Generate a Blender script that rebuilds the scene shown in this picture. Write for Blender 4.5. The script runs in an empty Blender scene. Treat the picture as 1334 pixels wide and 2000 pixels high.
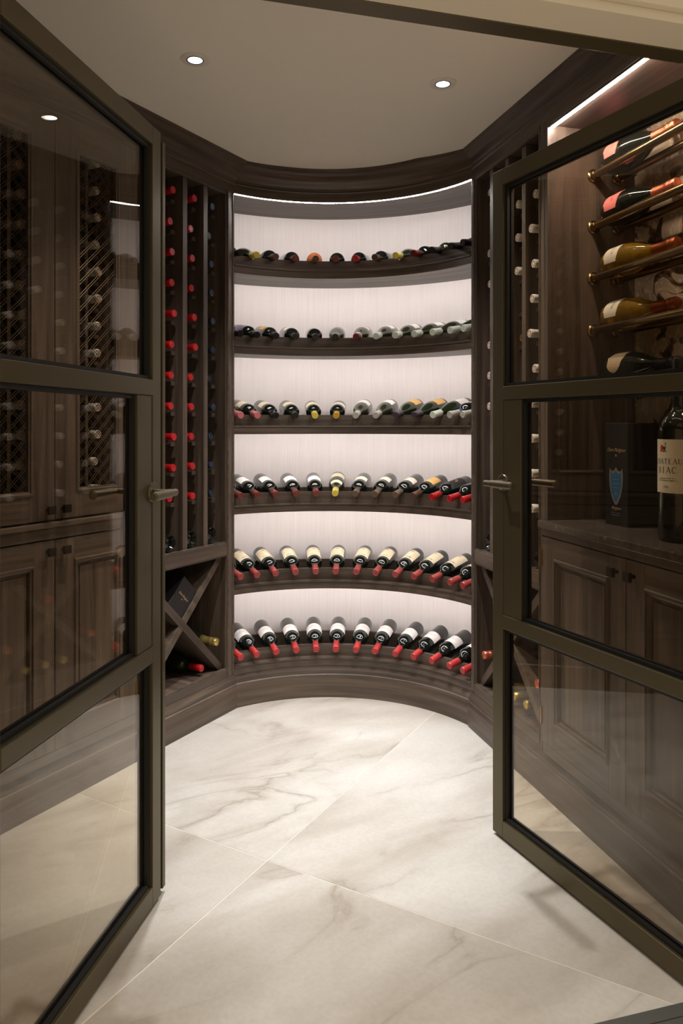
import bpy, bmesh, math, random
from mathutils import Vector, Matrix
sc = bpy.context.scene
COL = sc.collection
R = math.radians
random.seed(7)

# ------------------------------------------------------------------ camera, world, lights, exposure
EYE = 1.29
cam_d = bpy.data.cameras.new('camera'); cam = bpy.data.objects.new('camera', cam_d); COL.objects.link(cam)
cam.location = (0, 0, EYE); cam.rotation_euler = (R(90), 0, 0)
cam_d.sensor_fit = 'AUTO'; cam_d.sensor_width = 36.0; cam_d.lens = 1440 / 2000 * 36
cam_d.shift_y = -168 / 2000; cam_d.clip_start = 0.02; cam_d.clip_end = 60
sc.camera = cam
world = bpy.data.worlds.new('hall_light'); sc.world = world; world.use_nodes = True
wb = world.node_tree.nodes['Background']; wb.inputs[0].default_value = (1.0, 0.84, 0.62, 1); wb.inputs[1].default_value = 0.55
sc.view_settings.view_transform = 'Standard'; sc.view_settings.look = 'None'
sc.view_settings.gamma = 1.0; sc.view_settings.use_curve_mapping = False
sc.view_settings.exposure = 0.0
LED_NICHE = 72.0      # emission strength of the niche strips
LED_CAB = 130.0         # emission strength of the display cabinet strip
SPOT_W = 150.0         # the two recessed downlights
HALL_W = 130.0         # recessed downlights of the hall behind the camera

# ------------------------------------------------------------------ frames of reference (metres)
CEIL = 2.48
KL = Vector((-0.477, 3.373)); KR = Vector((0.5364, 3.1918)); NC = Vector((-0.0587, 2.7886))

class Frame:                                   # a wall: s along it towards the doors, d into it, z up
    def __init__(self, k, ang, sg):
        a = R(ang); self.k = k
        self.S = Vector((-math.sin(a), -math.cos(a))); self.D = Vector((math.cos(a), -math.sin(a))) * sg
    def w(self, s, d, z):
        p = self.k + self.S * s + self.D * d
        return Vector((p.x, p.y, z))
    def dir(self, s, d, z=0.0):
        v = self.S * s + self.D * d
        return Vector((v.x, v.y, z))
class Polar:                                   # the niche: s = angle in degrees, d = radius
    def w(self, s, d, z):
        return Vector((NC.x + d * math.sin(R(s)), NC.y + d * math.cos(R(s)), z))
class Free:                                    # any origin with two ground axes
    def __init__(self, o, x, y): self.o, self.x, self.y = Vector(o), Vector(x), Vector(y)
    def w(self, s, d, z):
        p = self.o + self.x * s + self.y * d
        return Vector((p.x, p.y, z))
    def dir(self, s, d, z=0.0):
        v = self.x * s + self.y * d
        return Vector((v.x, v.y, z))
FL = Frame(KL, 29.7, -1); FR = Frame(KR, -15.1, 1); FN = Polar()
FW = Free((0, 0), (1, 0), (0, 1))
ca, sa = math.cos(R(15.1)), math.sin(R(15.1))
FD = Free((0.765, 1.653), (ca, sa), (-sa, ca))        # the doorway: x along the opening, y into the cellar

# ------------------------------------------------------------------ materials
def new_mat(name):
    m = bpy.data.materials.new(name); m.use_nodes = True
    return m, m.node_tree.nodes, m.node_tree.links, m.node_tree.nodes['Principled BSDF']
def S(r, g, b):                                 # sRGB 0-255 to linear
    f = lambda c: c / 12.92 if c <= 0.04045 else ((c + 0.055) / 1.055) ** 2.4
    return (f(r / 255), f(g / 255), f(b / 255), 1)
def plain(name, col, rough=0.5, metal=0.0, spec=0.5, emit=0.0, ecol=None, trans=0.0, bump=0.0, bscale=200):
    m, n, l, p = new_mat(name)
    p.inputs['Base Color'].default_value = col; p.inputs['Roughness'].default_value = rough
    p.inputs['Metallic'].default_value = metal; p.inputs['Specular IOR Level'].default_value = spec
    p.inputs['Transmission Weight'].default_value = trans
    if emit:
        p.inputs['Emission Color'].default_value = ecol or col; p.inputs['Emission Strength'].default_value = emit
    if bump:
        t = n.new('ShaderNodeTexNoise'); t.inputs['Scale'].default_value = bscale
        b = n.new('ShaderNodeBump'); b.inputs['Strength'].default_value = bump; b.inputs['Distance'].default_value = 0.002
        l.new(t.outputs['Fac'], b.inputs['Height']); l.new(b.outputs[0], p.inputs['Normal'])
    return m
def ramp(n, stops):
    r = n.new('ShaderNodeValToRGB'); e = r.color_ramp.elements
    while len(e) < len(stops): e.new(0.5)
    for k, (pos, c) in enumerate(stops): e[k].position = pos; e[k].color = c
    return r
def grain_noise(n, l, scale, nscale=1.0, detail=4.0, dist=0.0, rot=0.0):
    a = n.new('ShaderNodeAttribute'); a.attribute_name = 'grain'
    mp = n.new('ShaderNodeMapping'); mp.inputs['Scale'].default_value = scale; mp.vector_type = 'POINT'
    if rot:
        r0 = n.new('ShaderNodeMapping'); r0.inputs['Rotation'].default_value = (0, rot, 0); l.new(a.outputs['Vector'], r0.inputs[0])
    t = n.new('ShaderNodeTexNoise'); t.inputs['Scale'].default_value = nscale
    t.inputs['Detail'].default_value = detail; t.inputs['Distortion'].default_value = dist
    l.new(r0.outputs[0] if rot else a.outputs['Vector'], mp.inputs[0]); l.new(mp.outputs[0], t.inputs['Vector'])
    return t
def wood(name, dark, mid, light, rough=0.42):
    m, n, l, p = new_mat(name)
    t = grain_noise(n, l, (1.3, 26, 26), 1.0, 5, 0.9)
    f = grain_noise(n, l, (9, 420, 420), 1.0, 2)
    r = ramp(n, [(0.30, dark), (0.52, mid), (0.74, light)])
    mx = n.new('ShaderNodeMix'); mx.data_type = 'RGBA'; mx.blend_type = 'MULTIPLY'; mx.inputs[0].default_value = 0.4
    fr = ramp(n, [(0.35, (0.45, 0.45, 0.45, 1)), (0.6, (1, 1, 1, 1))])
    l.new(t.outputs['Fac'], r.inputs[0]); l.new(f.outputs['Fac'], fr.inputs[0])
    l.new(r.outputs[0], mx.inputs[6]); l.new(fr.outputs[0], mx.inputs[7]); l.new(mx.outputs[2], p.inputs['Base Color'])
    b = n.new('ShaderNodeBump'); b.inputs['Strength'].default_value = 0.18; b.inputs['Distance'].default_value = 0.001
    l.new(f.outputs['Fac'], b.inputs['Height']); l.new(b.outputs[0], p.inputs['Normal'])
    p.inputs['Roughness'].default_value = rough
    return m
M = {}
M['wood'] = wood('stained_oak', S(63, 52, 43), S(87, 73, 62), S(108, 93, 80))
def strie():
    m, n, l, p = new_mat('strie_wall_covering')
    t = grain_noise(n, l, (520, 4, 4), 1.0, 2)
    r = ramp(n, [(0.25, S(217, 209, 205)), (0.75, S(230, 223, 219))])
    l.new(t.outputs['Fac'], r.inputs[0]); l.new(r.outputs[0], p.inputs['Base Color'])
    b = n.new('ShaderNodeBump'); b.inputs['Strength'].default_value = 0.12; b.inputs['Distance'].default_value = 0.001
    l.new(t.outputs['Fac'], b.inputs['Height']); l.new(b.outputs[0], p.inputs['Normal'])
    p.inputs['Roughness'].default_value = 0.7
    return m
M['strie'] = strie()
def stone_floor():
    m, n, l, p = new_mat('porcelain_stone')
    cl = grain_noise(n, l, (1.0, 1, 2.6), 1.5, 12, 0.5, R(30))
    ve = grain_noise(n, l, (1.0, 1, 2.6), 1.4, 14, 0.7, R(30))
    mk = grain_noise(n, l, (0.8, 1, 1.5), 2.4, 4, 0, R(30))
    fi = grain_noise(n, l, (1, 1, 1), 80, 5)
    base = ramp(n, [(0.26, S(166, 158, 148)), (0.44, S(181, 175, 167)), (0.66, S(199, 196, 190))])
    sb = n.new('ShaderNodeMath'); sb.operation = 'SUBTRACT'; sb.inputs[1].default_value = 0.5
    ab = n.new('ShaderNodeMath'); ab.operation = 'ABSOLUTE'
    vein = ramp(n, [(0.0, (1, 1, 1, 1)), (0.006, (.55, .55, .55, 1)), (0.03, (.16, .16, .16, 1)), (0.07, (0, 0, 0, 1))])
    gate = ramp(n, [(0.42, (0, 0, 0, 1)), (0.62, (1, 1, 1, 1))])
    mu = n.new('ShaderNodeMath'); mu.operation = 'MULTIPLY'
    mu2 = n.new('ShaderNodeMath'); mu2.operation = 'MULTIPLY'; mu2.inputs[1].default_value = 0.8
    fine = ramp(n, [(0.3, (0.89, 0.88, 0.87, 1)), (0.65, (1, 1, 1, 1))])
    a = n.new('ShaderNodeMix'); a.data_type = 'RGBA'; a.inputs[7].default_value = S(142, 131, 117)
    b = n.new('ShaderNodeMix'); b.data_type = 'RGBA'; b.blend_type = 'MULTIPLY'; b.inputs[0].default_value = 0.7
    l.new(cl.outputs['Fac'], base.inputs[0]); l.new(ve.outputs['Fac'], sb.inputs[0]); l.new(sb.outputs[0], ab.inputs[0]); l.new(ab.outputs[0], vein.inputs[0])
    l.new(mk.outputs['Fac'], gate.inputs[0]); l.new(vein.outputs[0], mu.inputs[0]); l.new(gate.outputs[0], mu.inputs[1]); l.new(mu.outputs[0], mu2.inputs[0])
    l.new(mu2.outputs[0], a.inputs[0]); l.new(base.outputs[0], a.inputs[6]); l.new(fi.outputs['Fac'], fine.inputs[0])
    l.new(a.outputs[2], b.inputs[6]); l.new(fine.outputs[0], b.inputs[7]); l.new(b.outputs[2], p.inputs['Base Color'])
    rr = n.new('ShaderNodeMapRange'); rr.inputs[3].default_value = 0.30; rr.inputs[4].default_value = 0.46
    l.new(fi.outputs['Fac'], rr.inputs[0]); l.new(rr.outputs[0], p.inputs['Roughness'])
    return m
M['floor'] = stone_floor()
def counter_stone():
    m, n, l, p = new_mat('brown_quartz')
    t = grain_noise(n, l, (1, 1, 1), 60, 5); r = ramp(n, [(0.4, S(62, 54, 49)), (0.66, S(84, 75, 68)), (0.76, S(128, 118, 108))])
    l.new(t.outputs['Fac'], r.inputs[0]); l.new(r.outputs[0], p.inputs['Base Color']); p.inputs['Roughness'].default_value = 0.25
    return m
M['counter'] = counter_stone()
def antique():
    m, n, l, p = new_mat('antique_mirror')
    t = grain_noise(n, l, (1, 1, 0.8), 6.5, 5, 1.4); t2 = grain_noise(n, l, (1, 1, 1), 34, 6)
    r = ramp(n, [(0.36, S(56, 42, 31)), (0.42, S(104, 82, 62)), (0.445, S(196, 178, 156)), (0.7, S(220, 206, 188))])
    mk = ramp(n, [(0.40, (0.0, 0.0, 0.0, 1)), (0.5, (0.4, 0.4, 0.4, 1))])
    rg = ramp(n, [(0.3, (0.12, 0.12, 0.12, 1)), (0.8, (0.4, 0.4, 0.4, 1))])
    l.new(t.outputs['Fac'], r.inputs[0]); l.new(t.outputs['Fac'], mk.inputs[0]); l.new(t2.outputs['Fac'], rg.inputs[0])
    l.new(r.outputs[0], p.inputs['Base Color']); l.new(mk.outputs[0], p.inputs['Metallic']); l.new(rg.outputs[0], p.inputs['Roughness'])
    return m
M['antique'] = antique()
def pane_glass():
    m, n, l, p = new_mat('bronze_tinted_glass'); n.remove(p)
    out = n['Material Output']
    tr = n.new('ShaderNodeBsdfTransparent'); tr.inputs[0].default_value = (0.895, 0.845, 0.755, 1)
    gl = n.new('ShaderNodeBsdfGlossy'); gl.inputs['Roughness'].default_value = 0.0; gl.inputs[0].default_value = (1, 1, 1, 1)
    lw = n.new('ShaderNodeLayerWeight'); lw.inputs[0].default_value = 0.5
    pw = n.new('ShaderNodeMath'); pw.operation = 'POWER'; pw.inputs[1].default_value = 5
    ma = n.new('ShaderNodeMath'); ma.operation = 'MULTIPLY_ADD'; ma.inputs[1].default_value = 0.955; ma.inputs[2].default_value = 0.045
    mx = n.new('ShaderNodeMixShader')
    l.new(lw.outputs['Facing'], pw.inputs[0]); l.new(pw.outputs[0], ma.inputs[0]); l.new(ma.outputs[0], mx.inputs[0])
    l.new(tr.outputs[0], mx.inputs[1]); l.new(gl.outputs[0], mx.inputs[2]); l.new(mx.outputs[0], out.inputs[0])
    return m
M['pane'] = pane_glass()
M['bronze'] = plain('bronze_metal', S(90, 81, 58), 0.40, 0.55, bump=0.02, bscale=900)
M['handle'] = plain('satin_bronze_handle', S(118, 107, 88), 0.36, 0.8)
M['gasket'] = plain('black_gasket', S(16, 15, 13), 0.6)
M['brass'] = plain('aged_brass', S(142, 121, 86), 0.24, 1.0)
M['hinge'] = plain('hinge_brass', S(178, 140, 72), 0.3, 1.0)
M['wire'] = plain('bronze_wire', S(74, 60, 46), 0.38, 0.8)
M['knob'] = plain('dark_bronze_knob', S(38, 33, 29), 0.4, 0.6)
M['ceiling'] = plain('ceiling_paint', S(242, 235, 222), 0.75, bump=0.05, bscale=300)
M['cream'] = plain('cream_paint', S(224, 214, 194), 0.6)
M['plaster'] = plain('plaster', S(200, 190, 172), 0.85, bump=0.08, bscale=120)
M['grout'] = plain('grout', S(226, 220, 208), 0.9, bump=0.1, bscale=500)
M['threshold'] = plain('grey_metal_threshold', S(108, 108, 104), 0.45, 0.6)
M['black'] = plain('matt_black', S(12, 11, 11), 0.6)
M['led'] = plain('led_diffuser', (1, 1, 1, 1), 0.5, emit=LED_NICHE, ecol=(1.0, 0.935, 0.915, 1))
M['led_top'] = plain('led_diffuser_wide', (1, 1, 1, 1), 0.5, emit=LED_NICHE * 1.0, ecol=(1.0, 0.935, 0.915, 1))
M['led_cab'] = plain('led_diffuser_warm', (1, 1, 1, 1), 0.5, emit=LED_CAB, ecol=(1.0, 0.86, 0.79, 1))
M['lamp'] = plain('lamp_lens', (1, 1, 1, 1), 0.3, emit=14, ecol=(1.0, 0.96, 0.92, 1))
M['trim'] = plain('downlight_trim', S(228, 220, 208), 0.5)
# bottle glass, capsules, papers
M['g_black'] = plain('dark_bottle_glass', (0.006, 0.008, 0.006, 1), 0.07, spec=0.6)
M['g_green'] = plain('green_bottle_glass', (0.012, 0.020, 0.008, 1), 0.07, spec=0.6)
M['g_dust'] = plain('olive_bottle_glass', (0.022, 0.026, 0.012, 1), 0.08, spec=0.6)
M['g_rose'] = plain('rose_wine_glass', S(232, 140, 84), 0.05, trans=0.55)
M['g_gold'] = plain('golden_champagne_glass', S(190, 152, 44), 0.04, trans=0.75)
for nm, c, ro, me in (('red', S(172, 22, 26), .32, 0), ('darkred', S(104, 26, 24), .35, 0), ('brownred', S(112, 52, 42), .38, 0),
                      ('brown', S(84, 56, 46), .4, 0), ('tan', S(98, 80, 62), .4, 0), ('black', S(18, 17, 18), .35, 0),
                      ('yellow', S(212, 190, 78), .35, 0), ('gold', S(198, 156, 50), .3, .4), ('white', S(226, 219, 208), .4, 0),
                      ('green white', S(196, 202, 186), .38, 0), ('silver', S(186, 180, 168), .32, .3), ('pink', S(196, 112, 110), .38, 0),
                      ('purple', S(62, 48, 58), .38, 0), ('navy', S(30, 38, 54), .35, .2), ('amber', S(168, 96, 36), .32, .4),
                      ('brown gold', S(92, 66, 40), .35, .3), ('salmon', S(156, 62, 58), .36, 0), ('rosy red', S(176, 46, 46), .34, 0)):
    M['c_' + nm] = plain(nm.replace(' ', '_') + '_capsule', c, ro, me)
M['f_rose'] = plain('rose_foil', S(232, 132, 104), .24, .85, bump=0.22, bscale=260)
M['f_gold'] = plain('gold_foil', S(232, 204, 120), .24, .85, bump=0.25, bscale=260)
M['f_copper'] = plain('copper_foil', S(176, 92, 52), .26, .85, bump=0.22, bscale=260)
for nm, c in (('cream', S(236, 222, 188)), ('white', S(240, 236, 232)), ('ivory', S(230, 222, 204)), ('amber', S(226, 180, 106)),
              ('pink', S(234, 132, 128)), ('lavender', S(150, 128, 160)), ('black', S(38, 33, 30)), ('sand', S(176, 152, 120))):
    M['l_' + nm] = plain(nm + '_paper', c, 0.65)
M['ink'] = plain('ink', S(52, 44, 40), 0.7); M['ink_soft'] = plain('pale_ink', S(176, 168, 166), 0.7)
M['ink_red'] = plain('red_ink', S(166, 58, 44), 0.7); M['ink_bred'] = plain('bright_red_ink', S(196, 24, 20), 0.6)
M['ink_gold'] = plain('gold_print', S(206, 168, 120), 0.35, 0.3); M['ink_silver'] = plain('silver_print', S(150, 148, 144), 0.35, 0.5)
M['ink_blue'] = plain('blue_print', S(50, 98, 140), 0.4); M['ring_red'] = plain('red_seal_ring', S(150, 62, 60), 0.5)
M['box_black'] = plain('black_card', S(26, 23, 22), 0.5)
M['blue'] = plain('blue_band', S(62, 98, 168), 0.4)

# ------------------------------------------------------------------ mesh and object helpers
ORG = {}
def props(o, label=None, cat=None, group=None, kind=None):
    if label: o['label'] = label
    if cat: o['category'] = cat
    if group: o['group'] = group
    if kind: o['kind'] = kind
    return o
def thing(name, loc, label=None, cat=None, group=None, kind=None):
    o = bpy.data.objects.new(name, None); COL.objects.link(o); o.location = loc; o.empty_display_size = 0.05
    ORG[o.name] = Vector(loc)
    return props(o, label, cat, group, kind)
class MB:
    def __init__(self): self.v, self.f, self.g = [], [], []; self.off = Vector((random.random() * 9, random.random() * 9, random.random() * 9))
    def add(self, vs, fs, gs=None):
        b = len(self.v); self.v += [Vector(p) for p in vs]; self.f += [tuple(b + i for i in q) for q in fs]
        self.g += [Vector(g) + self.off for g in (gs or vs)]
    def box(self, F, s0, s1, d0, d1, z0, z1, along='z', fresh=True):
        if fresh: self.off = Vector((random.random() * 9, random.random() * 9, random.random() * 9))
        vs, gs = [], []
        for z in (z0, z1):
            for s, d in ((s0, d0), (s1, d0), (s1, d1), (s0, d1)):
                vs.append(F.w(s, d, z)); gs.append({'z': (z, s, d), 's': (s, z, d), 'd': (d, s, z)}[along])
        self.add(vs, [(0, 3, 2, 1), (4, 5, 6, 7), (0, 1, 5, 4), (1, 2, 6, 5), (2, 3, 7, 6), (3, 0, 4, 7)], gs)
        return self
    def prism(self, pts, F, z0, z1, along='z'):               # pts: (s, d) polygon
        n = len(pts); vs = [F.w(s, d, z0) for s, d in pts] + [F.w(s, d, z1) for s, d in pts]
        gs = [(z0, s, d) for s, d in pts] + [(z1, s, d) for s, d in pts]
        if along == 's': gs = [(g[1], g[0], g[2]) for g in gs]
        self.add(vs, [tuple(range(n))[::-1], tuple(range(n, 2 * n))] + [(i, (i + 1) % n, n + (i + 1) % n, n + i) for i in range(n)], gs)
        return self
    def plate(self, F, pts, d0, d1, along='z'):               # pts: (s, z) polygon, thick in d
        n = len(pts); vs = [F.w(s, d0, z) for s, z in pts] + [F.w(s, d1, z) for s, z in pts]
        gs = [((s + z) * .7, (s - z) * .7, d) for d in (d0, d1) for s, z in pts] if along == 'x' else \
             [(z, s, d) for d in (d0, d1) for s, z in pts] if along == 'z' else [(s, z, d) for d in (d0, d1) for s, z in pts]
        self.add(vs, [tuple(range(n))[::-1], tuple(range(n, 2 * n))] + [(i, (i + 1) % n, n + (i + 1) % n, n + i) for i in range(n)], gs)
        return self
    def arc(self, a0, a1, r0, r1, z0, z1, steps=64, ends=None, ztop=None):
        # ring sector in the niche; ends(radius) -> (a0, a1) lets the cut follow the side panels
        rows = []
        for i in range(steps + 1):
            t = i / steps
            q = []
            for rr, zz in ((r0, z0), (r1, z0), (r1, z1), (r0, z1)):
                b0, b1 = ends(rr) if ends else (a0, a1)
                a = b0 + (b1 - b0) * t
                z = zz
                if ztop and zz == z1: z = ztop(a)
                q.append((FN.w(a, rr, z), (R(a) * (r0 + r1) / 2, z, rr)))
            rows.append(q)
        vs = [p for q in rows for p, g in q]; gs = [g for q in rows for p, g in q]
        fs = [(0, 1, 2, 3), tuple(4 * steps + k for k in (3, 2, 1, 0))]
        for i in range(steps):
            for k in range(4): fs.append((4 * i + k, 4 * i + (k + 1) % 4, 4 * i + 4 + (k + 1) % 4, 4 * i + 4 + k))
        self.add(vs, fs, gs); return self
    def cyl(self, p0, p1, r, seg=16, r1=None, caps=True):
        p0, p1 = Vector(p0), Vector(p1); a = (p1 - p0).normalized()
        x = a.cross(Vector((0, 0, 1)) if abs(a.z) < .9 else Vector((1, 0, 0))).normalized(); y = a.cross(x)
        vs = []
        for p, rr in ((p0, r), (p1, r if r1 is None else r1)):
            for k in range(seg):
                t = 2 * math.pi * k / seg; vs.append(p + (x * math.cos(t) + y * math.sin(t)) * rr)
        fs = [(k, (k + 1) % seg, seg + (k + 1) % seg, seg + k) for k in range(seg)]
        if caps: fs += [tuple(range(seg))[::-1], tuple(range(seg, 2 * seg))]
        self.add(vs, fs); return self
    def lathe(self, prof, seg=24, o=(0, 0, 0), axis=None):    # prof: (r, h) along axis (default z)
        o = Vector(o); a = Vector(axis or (0, 0, 1)).normalized()
        x = a.cross(Vector((0, 0, 1)) if abs(a.z) < .9 else Vector((0, 1, 0))).normalized(); y = a.cross(x)
        vs, fs, idx = [], [], []
        for r, h in prof:
            if r < 1e-6: idx.append([len(vs)]); vs.append(o + a * h)
            else:
                idx.append(list(range(len(vs), len(vs) + seg)))
                vs += [o + a * h + (x * math.cos(2 * math.pi * k / seg) + y * math.sin(2 * math.pi * k / seg)) * r for k in range(seg)]
        for A, B in zip(idx, idx[1:]):
            for k in range(seg):
                q = [A[k % len(A)], A[(k + 1) % len(A)], B[(k + 1) % len(B)], B[k % len(B)]]
                q = [v for i, v in enumerate(q) if v not in q[:i]]
                if len(q) > 2: fs.append(tuple(q))
        self.add(vs, fs); return self
    def sweep(self, path, prof):                              # path: (point2d, outward2d, scale); prof: closed (p, z)
        n = len(prof); vs, gs = [], []; dist = 0; last = None
        for p, o, k in path:
            if last is not None: dist += (p - last).length
            last = p
            for q, z in prof:
                c = p + o * (q * k if q > 0 else q); vs.append((c.x, c.y, z)); gs.append((dist, z, q))
        fs = [tuple(range(n))[::-1], tuple(range((len(path) - 1) * n, len(path) * n))]
        for i in range(len(path) - 1):
            for j in range(n): fs.append((i * n + j, i * n + (j + 1) % n, (i + 1) * n + (j + 1) % n, (i + 1) * n + j))
        self.add(vs, fs, gs); return self
    def mesh(self, name, mat, org=Vector((0, 0, 0)), smooth=False, normals=True):
        me = bpy.data.meshes.new(name)
        me.from_pydata([tuple(p - org) for p in self.v], [], self.f)
        at = me.attributes.new('grain', 'FLOAT_VECTOR', 'POINT')
        at.data.foreach_set('vector', [c for g in self.g for c in g])
        if normals:
            bm = bmesh.new(); bm.from_mesh(me); bmesh.ops.recalc_face_normals(bm, faces=bm.faces); bm.to_mesh(me); bm.free()
        if smooth:
            me.polygons.foreach_set('use_smooth', [True] * len(me.polygons))
            try: me.set_sharp_from_angle(angle=R(38))
            except Exception: pass
        me.materials.append(mat)
        return me
    def build(self, name, mat, parent=None, bevel=0.0, smooth=False, label=None, kind=None):
        if isinstance(mat, str): mat = M[mat]
        org = ORG[parent.name] if parent else Vector((0, 0, 0))
        o = bpy.data.objects.new(name, self.mesh(name, mat, org, smooth)); COL.objects.link(o)
        ORG[o.name] = org
        if parent: o.parent = parent
        if bevel:
            b = o.modifiers.new('edge', 'BEVEL'); b.width = bevel; b.segments = 2; b.limit_method = 'ANGLE'
        return props(o, label=label, kind=kind)
def box(name, mat, parent, F, s0, s1, d0, d1, z0, z1, along='z', bevel=0.0015, **k):
    return MB().box(F, s0, s1, d0, d1, z0, z1, along).build(name, mat, parent, bevel, **k)
def share(name, me, parent, loc=(0, 0, 0), mat4=None, label=None):
    o = bpy.data.objects.new(name, me); COL.objects.link(o); ORG[o.name] = ORG.get(parent.name, Vector((0, 0, 0))) if parent else Vector(loc)
    if parent: o.parent = parent
    if mat4 is not None: o.matrix_local = mat4
    else: o.location = loc
    return props(o, label=label)
def flat_text(txt, size, shear=0.0, space=1.0, xs=1.0):
    cu = bpy.data.curves.new('t', 'FONT'); cu.body = txt; cu.size = size; cu.shear = shear; cu.align_x = 'CENTER'; cu.space_character = space
    ob = bpy.data.objects.new('t', cu); COL.objects.link(ob)
    dg = bpy.context.evaluated_depsgraph_get(); dg.update(); me = ob.evaluated_get(dg).to_mesh()
    vs = [(v.co.x * xs, v.co.y) for v in me.vertices]; fs = [tuple(p.vertices) for p in me.polygons]
    ob.evaluated_get(dg).to_mesh_clear(); bpy.data.objects.remove(ob); bpy.data.curves.remove(cu)
    return vs, fs
def strokes(segs):                                             # (x0, y0, x1, y1, width) -> quads
    vs, fs = [], []
    for x0, y0, x1, y1, w in segs:
        dx, dy = x1 - x0, y1 - y0; L = math.hypot(dx, dy) or 1e-9; nx, ny = -dy / L * w / 2, dx / L * w / 2
        b = len(vs); vs += [(x0 + nx, y0 + ny), (x0 - nx, y0 - ny), (x1 - nx, y1 - ny), (x1 + nx, y1 + ny)]; fs.append((b, b + 1, b + 2, b + 3))
    return vs, fs

# ------------------------------------------------------------------ the setting: floor, walls, ceiling
TA = R(29.5); ta = Vector((math.sin(TA), math.cos(TA))); tb = Vector((math.cos(TA), -math.sin(TA)))
FT = Free((-0.2206, 2.1906), ta, tb)
floor = MB().box(FW, -3.2, 2.6, -1.2, 4.4, -0.06, -0.0012).build('floor', 'grout', None, kind='structure')
TLA, TLB, GAP = 1.6, 1.2, 0.0016
for i in range(-3, 2):
    for j in range(-3, 3):
        c = FT.w((i + .5) * TLA, (j + .5) * TLB, 0)
        if not (-2.7 < c.x < 2.1 and -0.9 < c.y < 4.2): continue
        MB().box(FT, i * TLA + GAP, (i + 1) * TLA - GAP, j * TLB + GAP, (j + 1) * TLB - GAP, -0.012, 0.0, 's').build('tile', 'floor', floor, 0.0004)
ceiling = MB().box(FW, -3.2, 2.6, 0.9, 4.4, CEIL, CEIL + 0.08).build('ceiling', 'ceiling', None, kind='structure')
box('wall_left', 'plaster', None, FL, -0.30, 2.95, 0.385, 0.48, 0, CEIL, bevel=0, kind='structure')
box('wall_right', 'plaster', None, FR, -0.30, 1.66, 0.405, 0.50, 0, CEIL, bevel=0, kind='structure')
MB().arc(-43.5, 63.6, 1.075, 1.15, 0, CEIL, 40).build('wall_back', 'plaster', None, kind='structure')
# wall with the doorway
XL, XR = -1.472, 0.086
wf = box('wall_front', 'cream', None, FD, XR + 0.036, XR + 0.75, -0.14, -0.004, 0, 2.62, bevel=0, kind='structure')
box('wall_front_return', 'cream', wf, FD, XL - 0.036 - 1.7, XL - 0.036, -0.14, -0.004, 0, 2.62, bevel=0)
box('lintel', 'cream', wf, FD, XL - 0.036, XR + 0.036, -0.14, -0.004, 2.142, 2.62, bevel=0)
tr = MB()
for s0, s1, z0, z1 in ((XL - 0.12, XR + 0.12, 2.120, 2.23), (XL - 0.12, XL - 0.012, 0, 2.120), (XR + 0.012, XR + 0.12, 0, 2.120)):
    tr.box(FD, s0, s1, -0.158, -0.1402, z0, z1, 's')
tr.build('trim_1', 'cream', None, 0.003, kind='structure')
tr = MB()
for s0, s1, z0, z1 in ((XL - 0.16, XR + 0.16, 2.2301, 2.275), (XL - 0.16, XL - 0.1201, 0, 2.23), (XR + 0.1201, XR + 0.16, 0, 2.23)):
    tr.box(FD, s0, s1, -0.176, -0.1402, z0, z1, 's')
tr.build('trim_2', 'cream', None, 0.006, kind='structure')
fr = thing('trim_3', FD.w((XL + XR) / 2, 0, 0), 'dark bronze metal door frame lining the cellar opening', kind='structure')
box('frame_head', 'bronze', fr, FD, XL - 0.035, XR + 0.035, -0.05, -0.002, 2.100, 2.1418)
box('frame_jamb', 'bronze', fr, FD, XL - 0.035, XL, -0.05, -0.002, 0.0, 2.0998)
box('frame_jamb', 'bronze', fr, FD, XR, XR + 0.035, -0.05, -0.002, 0.0, 2.0998)
box('head_reveal', 'cream', fr, FD, XL - 0.035, XR + 0.035, -0.14, -0.0502, 2.1015, 2.1418)
th = thing('threshold', FD.w(-.7, -.06, 0), 'ribbed grey metal threshold strip under the cellar doorway', 'threshold')
for k in range(4):
    box('rib', 'threshold', th, FD, XL, XR, -0.150 + k * 0.036, -0.150 + k * 0.036 + 0.032, 0, 0.010 - 0.002 * (k % 2), 's')

# plinth and cornice: swept along left wall, niche and right wall
def wall_path(rn, dl, dr, kl=1, kn=1, kr=1, a0=-35.6, a1=57.0, sl=2.55, sr=1.545):
    left = [(Vector(FL.w(s, dl, 0)[:2]), -FL.D, kl) for s in (sl, 1.4, 0.6, 0.03)]
    mid = []
    for i in range(49):
        t = i / 48; a = a0 + (a1 - a0) * t; p = Vector(FN.w(a, rn, 0)[:2])
        mid.append((p, (NC - p).normalized(), kl + (kn - kl) * min(1, t * 5) if t < .5 else kr + (kn - kr) * min(1, (1 - t) * 5)))
    right = [(Vector(FR.w(s, dr, 0)[:2]), -FR.D, kr) for s in (0.03, 0.6, 1.1, sr)]
    return left, mid, right
bp = [(0, 0), (0, .094), (-.003, .100), (-.004, .106), (-.009, .110), (-.007, .118), (-.010, .128), (-.017, .136), (-.018, .1495), (-.034, .1495), (-.034, 0)]
L_, N_, R_ = wall_path(0.7188, 0, 0)
MB().sweep(L_ + N_[:1], bp).build('baseboard_left', 'wood', None, kind='structure', smooth=True)
MB().sweep(N_, bp).build('baseboard_back', 'wood', None, kind='structure', smooth=True)
MB().sweep(N_[-1:] + R_, bp).build('baseboard_right', 'wood', None, kind='structure', smooth=True)
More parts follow.
